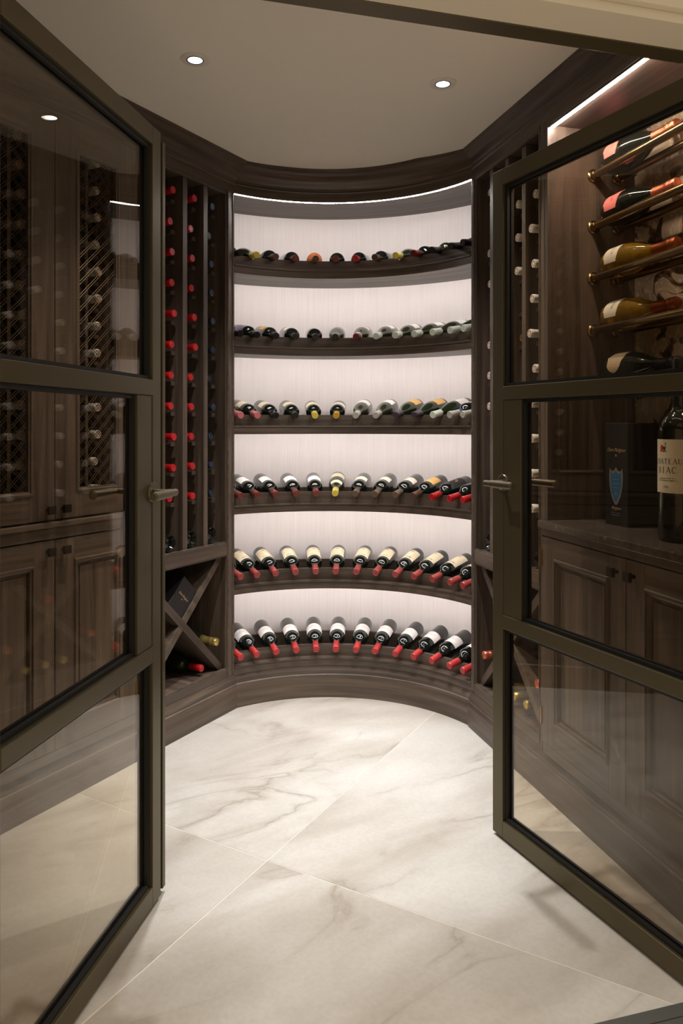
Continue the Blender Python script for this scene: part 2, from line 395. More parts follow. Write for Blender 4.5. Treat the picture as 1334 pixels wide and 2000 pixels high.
cp = [(0, 2.3580), (0, 2.392), (.006, 2.394), (.010, 2.400), (.006, 2.406), (.008, 2.410), (.016, 2.413), (.022, 2.424), (.027, 2.436), (.040, 2.447),
      (.058, 2.452), (.064, 2.458), (.070, 2.4645), (.078, 2.467), (.080, 2.4795), (-.03, 2.4795), (-.03, 2.3640), (-.003, 2.3640), (-.003, 2.3580)]
L_, N_, R_ = wall_path(0.737, 0.021, 0.021, 1.25, 1.4, 0.55, -36.0, 58.0)
MB().sweep(L_ + N_[:1], cp).build('trim_4', 'wood', None, kind='structure', smooth=True)
MB().sweep(N_, cp).build('trim_5', 'wood', None, kind='structure', smooth=True)
MB().sweep(N_[-1:] + R_, cp).build('trim_6', 'wood', None, kind='structure', smooth=True)

# ------------------------------------------------------------------ downlights
def downlight(x, y, label, aim):
    t = thing('downlight', (x, y, CEIL), label, 'downlight', 'recessed ceiling downlights')
    o = Vector((x, y, CEIL))
    MB().lathe([(.047, .0005), (.047, -.002), (.044, -.0035), (.028, -.0035), (.0265, -.001), (.0265, .0005)], 40, o).build('trim_ring', 'trim', t, smooth=True)
    MB().lathe([(.0272, -.0005), (.0272, -.0042), (.0236, -.0042), (.0236, -.0005)], 40, o).build('gasket', 'black', t, smooth=True)
    MB().lathe([(.0235, -.0006), (.0235, -.0022), (.018, -.0014), (0, -.0010)], 32, o).build('lens', 'lamp', t, smooth=True)
    for nm, w, size in (('downlight_beam', SPOT_W * aim[2], 52), ('downlight_spill', SPOT_W * aim[3], 104)):
        ld = bpy.data.lights.new(nm, 'SPOT'); ld.energy = w; ld.spot_size = R(size); ld.spot_blend = 1.0
        ld.shadow_soft_size = 0.018; ld.color = (1.0, 0.985, 0.965)
        lo = bpy.data.objects.new(nm, ld); COL.objects.link(lo); lo.parent = t; lo.location = (0, 0, -0.012)
        lo.rotation_euler = (Vector((aim[0], aim[1], 0)) - o).to_track_quat('-Z', 'Y').to_euler()
    return t
downlight(-0.475, 2.393, 'round recessed ceiling downlight on the side of the wire mesh cabinets', (-.18, 2.64, .92, .40))
downlight(0.352, 2.561, 'round recessed ceiling downlight on the side of the brass rail cabinet', (.0, 2.70, .92, .40))
for k, (x, y) in enumerate(((-0.8, -0.35), (0.7, -0.2))):
    ld = bpy.data.lights.new('hall_downlight_offscreen', 'SPOT'); ld.energy = HALL_W; ld.spot_size = R(110); ld.spot_blend = 0.9; ld.shadow_soft_size = 0.05
    ld.color = (1.0, 0.80, 0.58)
    lo = bpy.data.objects.new('hall_downlight_offscreen', ld); COL.objects.link(lo); lo.location = (x, y, 2.55)

# ------------------------------------------------------------------ bottles
SHAPES = {
 'bordeaux': dict(L=.300, r=.0375, body=[(0, .022), (.020, .018), (.029, .004), (.032, 0), (.0355, .002), (.0375, .009), (.0375, .180), (.0366, .189), (.0325, .199), (.0250, .208), (.0185, .215), (.0160, .224), (.0148, .245), (.0146, .285), (.0146, .296), (0, .296)],
                  cap=[(.0150, .232), (.0153, .2325), (.0149, .283), (.0158, .286), (.0158, .299), (.0146, .3012), (.0112, .3012), (.0105, .3004), (.0078, .3004), (.0071, .3012), (0, .3010)], lab=(.062, .150)),
 'burgundy': dict(L=.296, r=.0400, body=[(0, .024), (.022, .020), (.031, .004), (.034, 0), (.0380, .002), (.0400, .009), (.0402, .115), (.0385, .140), (.0340, .163), (.0270, .187), (.0205, .208), (.0168, .224), (.0150, .245), (.0146, .285), (.0146, .292), (0, .292)],
                  cap=[(.0158, .232), (.0160, .2325), (.0150, .279), (.0158, .282), (.0158, .295), (.0146, .2972), (.0112, .2972), (.0105, .2964), (.0078, .2964), (.0071, .2972), (0, .2970)], lab=(.035, .112)),
 'cuvee': dict(L=.310, r=.0500, body=[(0, .030), (.026, .026), (.038, .005), (.041, 0), (.0470, .002), (.0500, .014), (.0502, .075), (.0495, .100), (.0460, .126), (.0390, .152), (.0300, .175), (.0225, .196), (.0180, .217), (.0160, .245), (.0155, .285), (0, .290)],
                  cap=[(.0185, .2130), (.0190, .2132), (.0172, .236), (.0162, .262), (.0162, .270), (.0184, .275), (.0184, .282), (.0172, .285), (.0182, .292), (.0186, .302), (.0160, .3085), (.0110, .3105), (0, .3100)], lab=(.030, .105)),
 'champagne': dict(L=.310, r=.0445, body=[(0, .030), (.024, .026), (.034, .005), (.037, 0), (.0420, .002), (.0445, .012), (.0445, .112), (.0430, .134), (.0385, .158), (.0310, .185), (.0240, .208), (.0190, .228), (.0165, .250), (.0155, .285), (0, .290)],
                  cap=[(.0207, .222), (.0212, .2222), (.0180, .240), (.0168, .262), (.0166, .272), (.0182, .276), (.0182, .282), (.0170, .285), (.0178, .292), (.0182, .302), (.0160, .3085), (.0110, .3105), (0, .3100)], lab=(.030, .105)),
}
MC = {}
def body_mesh(shape, mat, k=1.0):
    key = ('b', shape, mat, k)
    if key not in MC:
        MC[key] = MB().lathe([(r * k, h * k) for r, h in SHAPES[shape]['body']], 32).mesh('body', M[mat], smooth=True)
    return MC[key]
def cap_mesh(shape, mat, k=1.0):
    key = ('c', shape, mat, k)
    if key not in MC:
        MC[key] = MB().lathe([(r * k, h * k) for r, h in SHAPES[shape]['cap']], 24).mesh('capsule', M[mat], smooth=True)
    return MC[key]
def wrap(vs, r, zc):                                  # flat (x, y) -> on a cylinder, centred on +X, y up the axis
    return [(r * math.cos(x / r), r * math.sin(x / r), zc + y) for x, y in vs]
def patch_mesh(r, z0, z1, half, mat, shape='rect', name='label', n=18):
    key = ('l', round(r, 5), z0, z1, half, mat, shape)
    if key not in MC:
        m = 10 if shape != 'rect' else 1
        vs, fs = [], []
        for i in range(m + 1):
            t = i / m; h = half
            if shape == 'oval': h = half * math.sqrt(max(0.0, 1 - (2 * t - 1) ** 2)) * .98 + half * .02
            if shape == 'round': h = half * min(1.0, .55 + 2.2 * math.sqrt(max(0, min(t, 1 - t))))
            for j in range(n + 1):
                a = R(-h + 2 * h * j / n); vs.append((r * math.cos(a), r * math.sin(a), z0 + (z1 - z0) * t))
        for i in range(m):
            for j in range(n): fs.append((i * (n + 1) + j, i * (n + 1) + j + 1, (i + 1) * (n + 1) + j + 1, (i + 1) * (n + 1) + j))
        q = len(vs); vs += [tuple(Vector(p) - Vector((p[0], p[1], 0)).normalized() * .0012) for p in vs]
        fs += [tuple(q + i for i in f[::-1]) for f in fs]
        rim = list(range(n + 1)) + [(i + 1) * (n + 1) + n for i in range(m)] + list(range(m * (n + 1) + n - 1, m * (n + 1) - 1, -1)) + [i * (n + 1) for i in range(m - 1, 0, -1)]
        for a, b in zip(rim, rim[1:] + rim[:1]): fs.append((b, a, q + a, q + b))
        b = MB(); b.add(vs, fs); MC[key] = b.mesh(name, M[mat], normals=False)
    return MC[key]
def print_mesh(key, r, items):                        # items: (vs, fs, x, y, zc); ink lying on a label of radius r
    key = ('p', key, round(r, 5))
    if key not in MC:
        b = MB()
        for vs, fs, x, zc in items: b.add(wrap([(-(px + x), py) for px, py in vs], r, zc), [f[::-1] for f in fs])
        MC[key] = b
    return MC[key]
def bars(width, height, n, seed, thick=.35):          # a line of tiny unreadable letters
    rr = random.Random(seed); segs = []; w = width / n
    for i in range(n):
        x = -width / 2 + (i + .5) * w
        if rr.random() < .12: continue
        segs.append((x - w * .22, 0, x - w * .22, height, w * thick)); k = rr.random()
        if k < .5: segs.append((x - w * .22, height * rr.choice((.1, .5, .92)), x + w * .28, height * rr.choice((.1, .5, .92)), w * thick * .8))
        if k > .3: segs.append((x + w * .26, 0, x + w * .26, height * rr.choice((.6, 1)), w * thick))
    return strokes(segs)
def elli(w, h, n=14):
    vs = [(w / 2 * math.cos(2 * math.pi * k / n), h / 2 * math.sin(2 * math.pi * k / n)) for k in range(n)]
    return vs, [tuple(range(n))]
def label_set(root, shape, style, k=1.0):
    sh = SHAPES[shape]; r = sh['r'] * k + .0007; z0, z1 = (c * k for c in sh['lab'])
    ink = lambda key, items, mat: share('label_print', ink_mesh(key, r + .0004, items, mat), lab)
    def ink_mesh(key, rr, items, mat):
        b = print_mesh((shape,) + key, rr, items); kk = ('m', shape, mat) + key
        if kk not in MC: MC[kk] = b.mesh('label_print', M[mat], normals=False)
        return MC[kk]
    if style == 'estate':                              # large cream label, red emblem low, dark name near the top
        lab = share('label', patch_mesh(r, .050, .162, 62, 'l_cream'), root, label='large cream paper label')
        ink(('estate', 1), [bars(.046, .0072, 11, 3) + (0, .143)], 'ink'); ink(('estate', 2), [bars(.034, .003, 12, 4) + (0, .126)], 'ink_soft')
        ink(('estate', 3), [elli(.020, .007) + (0, .068)], 'ink_red')
    elif style == 'script':                            # white label with pale script
        lab = share('label', patch_mesh(r, .088, .156, 78, 'l_white'), root, label='white paper label with pale writing')
        ink(('script', 1), [bars(.050, .010, 9, 5, .16) + (0, .115), bars(.030, .0022, 14, 8) + (0, .102)], 'ink_soft')
    elif style in ('white', 'cream', 'ivory', 'amber', 'lavender', 'sand'):
        lo, hi, half = {'white': (.080, .158, 56), 'cream': (.085, .152, 60), 'ivory': (.092, .150, 58), 'amber': (.070, .156, 58), 'lavender': (.06, .15, 70), 'sand': (.05, .11, 60)}[style]
        if shape == 'burgundy': lo, hi = lo - .045, hi - .045
        lab = share('label', patch_mesh(r, lo, hi, half, 'l_' + style), root, label=style + ' paper label')
        mat = 'ink_red' if style == 'amber' else 'ink_soft' if style in ('white', 'ivory') else 'ink'
        ink((style, 1), [bars(.040, .004, 14, 9) + (0, lo + (hi - lo) * .55), bars(.028, .0022, 14, 12) + (0, lo + (hi - lo) * .35)], mat)
    elif style == 'blackgold':
        lab = share('label', patch_mesh(r, .060, .158, 66, 'l_black'), root, label='black label with gilt picture')
        ink(('bg', 1), [elli(.040, .034, 18) + (0, .112)], 'ink_gold')
        ink(('bg', 2), [strokes([(-.036, 0, .036, 0, .0016), (-.036, -.085, .036, -.085, .0016)]) + (0, .150)], 'ink_gold')
    elif style == 'pinkoval':
        lab = share('label', patch_mesh(r, .022, .098, 52, 'l_pink', 'round'), root, label='pink label with dark script')
        ink(('po', 1), [flat_text('Ruinart', .016, .35) + (0, .062), bars(.022, .002, 10, 2) + (0, .052)], 'ink')
    elif style == 'whiteoval':
        lab = share('label', patch_mesh(r, .022, .098, 52, 'l_ivory', 'round'), root, label='off-white label with dark script')
        ink(('wo', 1), [flat_text('Ruinart', .016, .35) + (0, .062), bars(.022, .002, 10, 2) + (0, .052)], 'ink')
    elif style == 'sandoval':
        lab = share('label', patch_mesh(r, .024, .110, 60, 'l_sand', 'oval'), root, label='worn sand coloured oval label')
def basis(axis, up):
    z = Vector(axis).normalized(); x = Vector(up); x = (x - z * x.dot(z)).normalized(); y = z.cross(x)
    return Matrix((x, y, z)).transposed().to_4x4()
def bottle(base, axis, up, shape='bordeaux', glass='g_black', cap='red', style=None, label='', group=None, k=1.0, name='wine_bottle', foil=None, cat='bottle', ring=None, collar=None):
    t = thing(name, base, label, cat, group)
    t.matrix_world = Matrix.Translation(base) @ basis(axis, up)
    share('body', body_mesh(shape, glass, k), t)
    c = share('foil' if foil else 'capsule', cap_mesh(shape, ('f_' + foil) if foil else 'c_' + cap, k), t)
    if ring:
        key = ('ring', shape, ring)
        if key not in MC:
            h = SHAPES[shape]['cap'][-1][1]
            MC[key] = MB().lathe([(.0100, h - .0002), (.0100, h + .0006), (.0082, h + .0006), (.0082, h - .0002)], 24).mesh('seal_ring', M[ring], smooth=True)
        share('seal_ring', MC[key], c)
    if collar:
        key = ('collar', shape, collar)
        if key not in MC: MC[key] = MB().lathe([(.0152, .2245), (.0174, .2245), (.0160, .2322), (.0150, .2322)], 24).mesh('neck_band', M[collar], smooth=True)
        share('neck_band', MC[key], t)
    if style: label_set(t, shape, style, k)
    return t

# ------------------------------------------------------------------ the curved display niche
A0, A1, B0, B1 = -36.1, 57.4, -41.5, 62.0
RF, RB = 0.735, 1.05
def ends(r):
    t = (r - RF) / (RB - RF); return A0 + (B0 - A0) * t, A1 + (B1 - A1) * t
niche = thing('curved_shelf_unit', FN.w(10, 0.9, 0), 'curved oak display niche with lit pale back and six bottle shelves', 'shelf unit')
MB().arc(0, 0, RB, RB + .015, .10, 2.40, 80, ends).build('back_panel', 'strie', niche, smooth=True, label='pale striped wall covering')
for e, sg in ((0, -1), (1, 1)):
    a, b = ends(RF)[e], ends(RB)[e]
    MB().prism([(a, RF), (b, RB), (b + sg * 1.2, RB), (a + sg * 0.9, RF)], FN, 0.1490, 2.3585).build('side_panel', 'wood', niche)
MB().arc(0, 0, RF + .003, RB, 2.364, 2.39, 64, ends).build('top_panel', 'wood', niche)
MB().arc(0, 0, RF + .0055, RF + .0155, 2.3575, 2.3638, 64, lambda r: (A0 + .4, A1 - .4)).build('led_strip', 'led_top', niche, label='glowing white light strip')
PH = [-34.8, -28.1, -20.7, -12.9, -5.2, 2.5, 10.3, 18.0, 25.8, 33.5, 41.4, 49.6, 55.9]
ZB = [1.994, 1.624, 1.252, .883, .514, .146]
TIP_R, BASE_R, TIP_Z, BASE_Z = .705, .998, .050, .0960
slope = (BASE_Z - TIP_Z) / (BASE_R - TIP_R)
rows = [
 # (shape, glass, capsule, label style, extra)
 ['bordeaux:g_black:black', 'burgundy:g_green:yellow:cream', 'bordeaux:g_black:brown:ivory', 'bordeaux:g_black:brownred', 'bordeaux:g_rose:brown', 'bordeaux:g_black:brownred', 'bordeaux:g_black:red', 'bordeaux:g_black:brown', 'burgundy:g_green:yellow:cream', 'bordeaux:g_black:darkred', 'bordeaux:g_dust:black', 'burgundy:g_dust:black', 'bordeaux:g_black:black'],
 ['bordeaux:g_black:black', 'bordeaux:g_black:black:lavender', 'bordeaux:g_black:black:amber', 'bordeaux:g_black:black:ivory', 'bordeaux:g_black:black', 'burgundy:g_dust:black', 'burgundy:g_dust:darkred:ivory:collar'] + ['burgundy:g_dust:green white:white'] * 6,
 ['bordeaux:g_black:pink:cream', 'bordeaux:g_black:pink:cream', 'bordeaux:g_black:black:cream', 'bordeaux:g_black:black:cream', 'bordeaux:g_black:yellow:cream', 'bordeaux:g_black:gold:ivory', 'burgundy:g_dust:silver:white', 'burgundy:g_dust:silver:white', 'burgundy:g_green:purple:amber', 'burgundy:g_green:purple:amber', 'burgundy:g_green:green white:white', 'bordeaux:g_black:silver:white:blue', 'bordeaux:g_black:silver'],
 ['bordeaux:g_black:brownred:white'] * 5 + ['burgundy:g_dust:yellow:cream:badge'] + ['bordeaux:g_black:tan:ivory'] * 3 + ['bordeaux:g_black:brown:amber', 'bordeaux:g_black:red:blackgold', 'bordeaux:g_black:red', 'bordeaux:g_black:red'],
 ['bordeaux:g_black:salmon:estate'] * 13,
 ['bordeaux:g_black:rosy red:script'] * 13,
]
jit = random.Random(3)
PHR = [[p + (0 if i in (0, 12) else jit.uniform(-.25, .25)) for i, p in enumerate(PH)] for _ in rows]
for k, zb in enumerate(ZB):
    top = zb + .037
    lip = .012 if k < 5 else 0.0
    sh = MB().arc(0, 0, RF + .012, RB, zb + lip, top, 64, ends).build('shelf', 'wood', niche)
    MB().arc(0, 0, RF, RF + .0118, zb, top - .006, 64, ends).build('fascia', 'wood', sh, 0.001)
    MB().arc(0, 0, RF - .004, RF + .0118, top - .0058, top + .002, 64, ends).build('lip', 'wood', sh, 0.0015)
    r_ = .777
    def zt(a, top=top, k=k):
        z = top + .054
        for ph, q in zip(PHR[k], rows[k]):
            x = R(a - ph) * r_; nr = .0190 if q.startswith('burgundy') else .0170
            if abs(x) < nr: z = min(z, top + TIP_Z + slope * (r_ - TIP_R) - math.sqrt(nr ** 2 - x * x))
        return z
    MB().arc(0, 0, r_ - .007, r_ + .007, top, top + .054, 420, ends, zt).build('front_rail', 'wood', sh)
    MB().arc(0, 0, .990, 1.006, top, top + .0575, 64, ends).build('rear_rail', 'wood', sh)
    if k < 5: MB().arc(0, 0, RF + .0125, RF + .0185, zb + .003, zb + .0119, 64, lambda r: (A0 + .4, A1 - .4)).build('led_strip', 'led', sh, label='glowing white light strip')
SHN = ['topmost curved shelf', 'second curved shelf down', 'third curved shelf down', 'fourth curved shelf down', 'fifth curved shelf down', 'lowest curved shelf']
GL = {'g_black': 'dark', 'g_green': 'dark green', 'g_dust': 'olive', 'g_rose': 'orange rose'}
CN = {'brownred': 'reddish brown', 'darkred': 'dark red', 'salmon': 'soft red', 'brown gold': 'brown and gold'}
LN = {None: 'no visible label', 'estate': 'large cream label', 'script': 'white script label', 'blackgold': 'black and gold label'}
for k, row in enumerate(rows):
    top = ZB[k] + .037
    for i, spec in enumerate(row):
        q = spec.split(':'); shape, gl, cp_ = q[:3]; style = q[3] if len(q) > 3 else None; ex = q[4] if len(q) > 4 else None
        ph = PHR[k][i]
        base = FN.w(ph, BASE_R, top + BASE_Z + (SHAPES[shape]['r'] - .0375)); tip = FN.w(ph, TIP_R, top + TIP_Z + .001)
        ax = tip - base; up = Vector((0, 0, 1))
        if i < 12: up = up + Vector((jit.uniform(-.12, .12), 0, 0))
        lb = f"{GL[gl]} {'sloping ' if shape == 'burgundy' else ''}bottle, {CN.get(cp_, cp_)} capsule, {LN.get(style, (style or '') + ' label')}, on the {SHN[k]}"
        if ex == 'collar': lb = f'olive bottle, dark red capsule, white neck band, on the {SHN[k]}'
        if ex == 'blue': lb = f'dark bottle, silver capsule, blue neck band, white label, on the {SHN[k]}'
        if ex == 'badge': lb = f'olive bottle, yellow capsule, cream shoulder badge, on the {SHN[k]}'
        b = bottle(base, ax, up, shape, gl, cp_, style, lb, f'bottles lying on the {SHN[k]}', collar={'collar': 'l_white', 'blue': 'blue'}.get(ex))
        if ex == 'badge':
            key = ('badge',)
            if key not in MC:
                sb = MB(); pr = [(.0340, .163), (.0305, .175), (.0270, .187)]
                vs = [((r + .0008) * math.cos(R(a)), (r + .0008) * math.sin(R(a)), h) for r, h in pr for a in range(-60, 61, 10)]
                fs = [(m * 13 + j, m * 13 + j + 1, m * 13 + 14 + j, m * 13 + 13 + j) for m in range(2) for j in range(12)]
                sb.add(vs, fs); MC[key] = sb.mesh('shoulder_badge', M['l_cream'])
            share('shoulder_badge', MC[key], b)

# ------------------------------------------------------------------ bottle racks with diamond bins (both sides of the niche)
CS = [.116, .249, .381, .514]                       # column centres
RZ = [.988 + .1283 * i for i in range(11)]
def rack(F, side, label):
    DB = .372 if side == 'L' else .389; DE = DB + .012; P0 = .004 if side == 'L' else .0265
    t = thing('wine_rack', F.w(.31, .2, 0), label, 'wine rack')
    box('corner_post', 'wood', t, F, P0, .05, .018, DE, .150, 2.361)
    for ss in (P0 + .006, .044): MB().cyl(F.w(ss, .018, .155), F.w(ss, .018, 2.36), .0042, 10).build('bead', 'wood', t, smooth=True)
    box('outer_stile', 'wood', t, F, .58, .6215, 0.018, DE, .150, 2.361)
    MB().cyl(F.w(.588, .018, .155), F.w(.588, .018, 2.36), .0042, 10).build('bead', 'wood', t, smooth=True)
    box('back_panel', 'wood', t, F, .0501, .5799, DB, DE, .150, 2.361)
    box('top_rail', 'wood', t, F, .0501, .5799, .020, DB - .0001, 2.346, 2.361, 's')
    box('middle_rail', 'wood', t, F, .0501, .5799, .018, .040, .705, .762, 's')
    box('rack_floor', 'wood', t, F, .0501, .5799, .0401, DB - .0001, .744, .762, 'd')
    box('bottom_rail', 'wood', t, F, .0501, .5799, .018, .040, .150, .188, 's')
    box('bin_floor', 'wood', t, F, .0501, .5799, .0401, DB - .0001, .170, .188, 'd')
    for c in (.1825, .315, .4475): box('divider', 'wood', t, F, c - .014, c + .014, .032, DB - .0001, .7621, 2.3459)
    # thin inner bead around the openings
    for z0, z1 in ((.188, .705), (.762, 2.346)):
        m = MB()
        for s0, s1, y0, y1 in ((.0502, .0560, z0, z1), (.5742, .5798, z0, z1), (.0560, .5742, z0, z0 + .006), (.0560, .5742, z1 - .006, z1)):
            m.box(F, s0, s1, .022, .030, y0, y1)
        m.build('opening_bead', 'wood', t, 0.001)
    # crossed boards of the diamond bin
    z0, z1, s0, s1 = .1885, .7045, .0565, .5735; w = .011
    L = math.hypot(s1 - s0, z1 - z0); ux, uz = (s1 - s0) / L, (z1 - z0) / L; e = w * 1.05
    MB().plate(F, [(s0, z0), (s0 + 2 * e, z0), (s1, z1 - 2 * e), (s1, z1), (s1 - 2 * e, z1), (s0, z0 + 2 * e)], .045, DB - .0002, 'x').build('cross_board', 'wood', t, 0.001)
    MB().plate(F, [(s1, z0), (s1, z0 + 2 * e), (s0 + 2 * e, z1), (s0, z1), (s0, z1 - 2 * e), (s1 - 2 * e, z0)], .046, DB - .0003, 'x').build('cross_board', 'wood', t, 0.001)
    # bottle support cleats
    cm = MB().box(F, 0, .024, .078, DB - .0005, -.016, 0, 'd').mesh('cleat', M['wood'], Vector(F.w(0, 0, 0)))
    for c in CS:
        for z in RZ:
            for e_ in (-1, 1):
                s = c - .0524 if e_ < 0 else c + .0284
                p = F.w(s, 0, z - .0243)
                share('cleat', cm, t, p - ORG[t.name])
    return t
rack(FL, 'L', 'tall oak rack of red and navy capped bottles above a diamond bin')
rack(FR, 'R', 'tall oak rack of white capped bottles above a diamond bin')
jr = random.Random(11)
def rack_bottle(F, c, z, cap, label, group, d=.055, ring=None, shape='bordeaux'):
    dd = d + jr.uniform(-.014, .014); L = SHAPES[shape]['L']
    bottle(F.w(c, dd + L, z), F.dir(0, -1), (0, 0, 1), shape, 'g_black', cap, None, label, group, ring=ring)
for z in RZ:
    rack_bottle(FL, CS[0], z, 'navy', 'navy capped bottle in the rack column nearest the niche on the mesh cabinet side', 'navy capped rack bottles')
    for c, nm in ((1, 'second'), (2, 'third')):
        rack_bottle(FL, CS[c], z, 'red', f'bright red capped bottle in the {nm} rack column from the niche', f'red capped bottles of the {nm} rack column', d=.045)
    rack_bottle(FL, CS[3], z, 'amber', 'amber capped bottle in the rack column beside the mesh cabinet', 'amber capped rack bottles')
for i, z in enumerate(RZ):
    rack_bottle(FR, CS[0], z, 'white', 'white capped bottle in the rack column nearest the niche opposite the mesh cabinets', 'white capped bottles of the column by the niche', ring='ring_red', d=.066)
    rack_bottle(FR, CS[1], z, 'white', 'white capped bottle in the second rack column opposite the mesh cabinets', 'white capped bottles of the second column', ring='ring_red', d=.07)
    if i > 6: rack_bottle(FR, CS[2], z, 'white', 'white capped bottle high in the third rack column, above gold capped ones', 'white capped bottles of the third column', ring='ring_red', d=.05)
    else: rack_bottle(FR, CS[2], z, 'brown gold', 'brown and gold capped bottle in the third rack column', 'gold capped bottles of the third column', ring='c_gold', d=.072)
    rack_bottle(FR, CS[3], z, 'white', 'white capped bottle in the rack column beside the brass rail cabinet', 'white capped bottles of the column by the cabinet', ring='ring_red', d=.032)
for F, sd in ((FL, 'below the red and navy capped ones'), (FR, 'below the white capped ones')):
    for i, c in enumerate(CS):
        st = ['white', 'white', 'amber', 'white'][i] if F is FR else None
        bottle(F.w(c, .055, .762 + .0376), F.dir(0, 1), (0, 0, 1), 'bordeaux', 'g_black', 'black', st,
               f'base-out bottle on the rack floor {sd}' + (f', {st} label' if st else ''), f'base-out bottles {sd}')
# contents of the diamond bins
def bin_bottle(F, s, z, shape, label, foil=None, cap='red', tip_d=.05, glass='g_green', style=None, turn=0.0):
    L = SHAPES[shape]['L']; c, q = math.cos(turn), math.sin(turn)
    bottle(F.w(s - q * L, tip_d + c * L, z), F.dir(q, -c), (0, 0, 1), shape, glass, cap, style, label, None, foil=foil, name='champagne_bottle' if foil else 'wine_bottle')
bin_bottle(FL, .106, .324, 'champagne', 'gold foiled champagne bottle in the diamond bin under the red capped bottles', foil='gold', tip_d=.03)
bin_bottle(FL, .186, .188 + .0376, 'bordeaux', 'red capped bottle lying on the bin floor under the red capped rack', cap='red', tip_d=.052)
bin_bottle(FL, .48, .357, 'bordeaux', 'black capped bottle in the diamond bin below the black gift box', cap='black', tip_d=.06)
bin_bottle(FR, .110, .328, 'champagne', 'rose foiled champagne bottle in the diamond bin quadrant nearest the niche', foil='rose', tip_d=.03)
bin_bottle(FR, .245, .188 + .0446, 'champagne', 'gold foiled champagne bottle on the bin floor nearest the niche, opposite the mesh cabinets', foil='gold', tip_d=.05)
bin_bottle(FR, .335, .188 + .0446, 'champagne', 'gold foiled champagne bottle in the middle of the bin floor', foil='gold', tip_d=.05)
bin_bottle(FR, .425, .188 + .0446, 'champagne', 'gold foiled champagne bottle on the bin floor farthest from the niche', foil='gold', tip_d=.05)
bin_bottle(FR, .508, .340, 'champagne', 'rose foiled champagne bottle in the diamond bin quadrant beside the cabinet doors', foil='rose', tip_d=.05)
bin_bottle(FR, .315, .448 + .072, 'bordeaux', 'red capped bottle resting in the upper notch of the diamond bin', cap='red', tip_d=.05)
# black gift box standing in the upper notch of the left bin
g = thing('gift_box', FL.w(.325, .2, .475), 'black champagne gift box wedged in the notch of the diamond bin', 'gift box')
gs, gz = .3145, .4735; h_ = .7071; wbx, hbx = .112, .138
c1 = (gs + wbx * h_, gz + wbx * h_); c2 = (c1[0] - hbx * h_, c1[1] + hbx * h_); c3 = (gs - hbx * h_, gz + hbx * h_)
MB().plate(FL, [(gs, gz), c1, c2, c3], .052, .335).build('carton', 'box_black', g, 0.002)
tv, tf = flat_text('Dom Pérignon', .0135, .4, .92); tv2, tf2 = elli(.005, .006)
m = MB()
for vs, fs, oy in ((tv, tf, 0), (tv2, tf2, -.011)):
    cx_, cz_ = (gs + c2[0]) / 2, (gz + c2[1]) / 2
    m.add([FL.w(cx_ - (x * h_ + (y + oy) * h_), .0515, cz_ + (-x * h_ + (y + oy) * h_)) for x, y in vs], fs)
m.build('gold_lettering', 'ink_gold', g, label='small gold script')

# ------------------------------------------------------------------ cabinet doors
def frame_strip(m, F, s0, s1, z0, z1, w, d0, d1):          # four strips forming a rectangular frame inside the given rectangle
    m.box(F, s0, s0 + w, d0, d1, z0, z1); m.box(F, s1 - w, s1, d0, d1, z0, z1)
    m.box(F, s0 + w, s1 - w, d0, d1, z0, z0 + w, 's'); m.box(F, s0 + w, s1 - w, d0, d1, z1 - w, z1, 's')
def moulding(F, s0, s1, z0, z1, prof):                    # mitred frame: prof = (inset, d) open profile closed on itself
    m = MB(); n = len(prof); cor = [(s0, z0, 1, 1), (s1, z0, -1, 1), (s1, z1, -1, -1), (s0, z1, 1, -1)]
    vs, gs = [], []
    for s, z, a, b in cor:
        for i, d in prof: vs.append(F.w(s + a * i, d, z + b * i)); gs.append((z + s, i * 4, d))
    fs = [(c * n + j, c * n + (j + 1) % n, ((c + 1) % 4) * n + (j + 1) % n, ((c + 1) % 4) * n + j) for c in range(4) for j in range(n)]
    m.add(vs, fs, gs); return m
def knob(F, s, z, parent):
    k = MB().cyl(F.w(s, .0005, z), F.w(s, -.018, z), .006, 12); k.box(F, s - .014, s + .014, -.030, -.018, z - .014, z + .014)
    return k.build('knob', 'knob', parent, 0.001)
def hinges(F, s, zs, parent):
    for z in zs: MB().cyl(F.w(s, -.002, z - .03), F.w(s, -.002, z + .03), .0042, 10).build('hinge', 'hinge', parent, smooth=True)
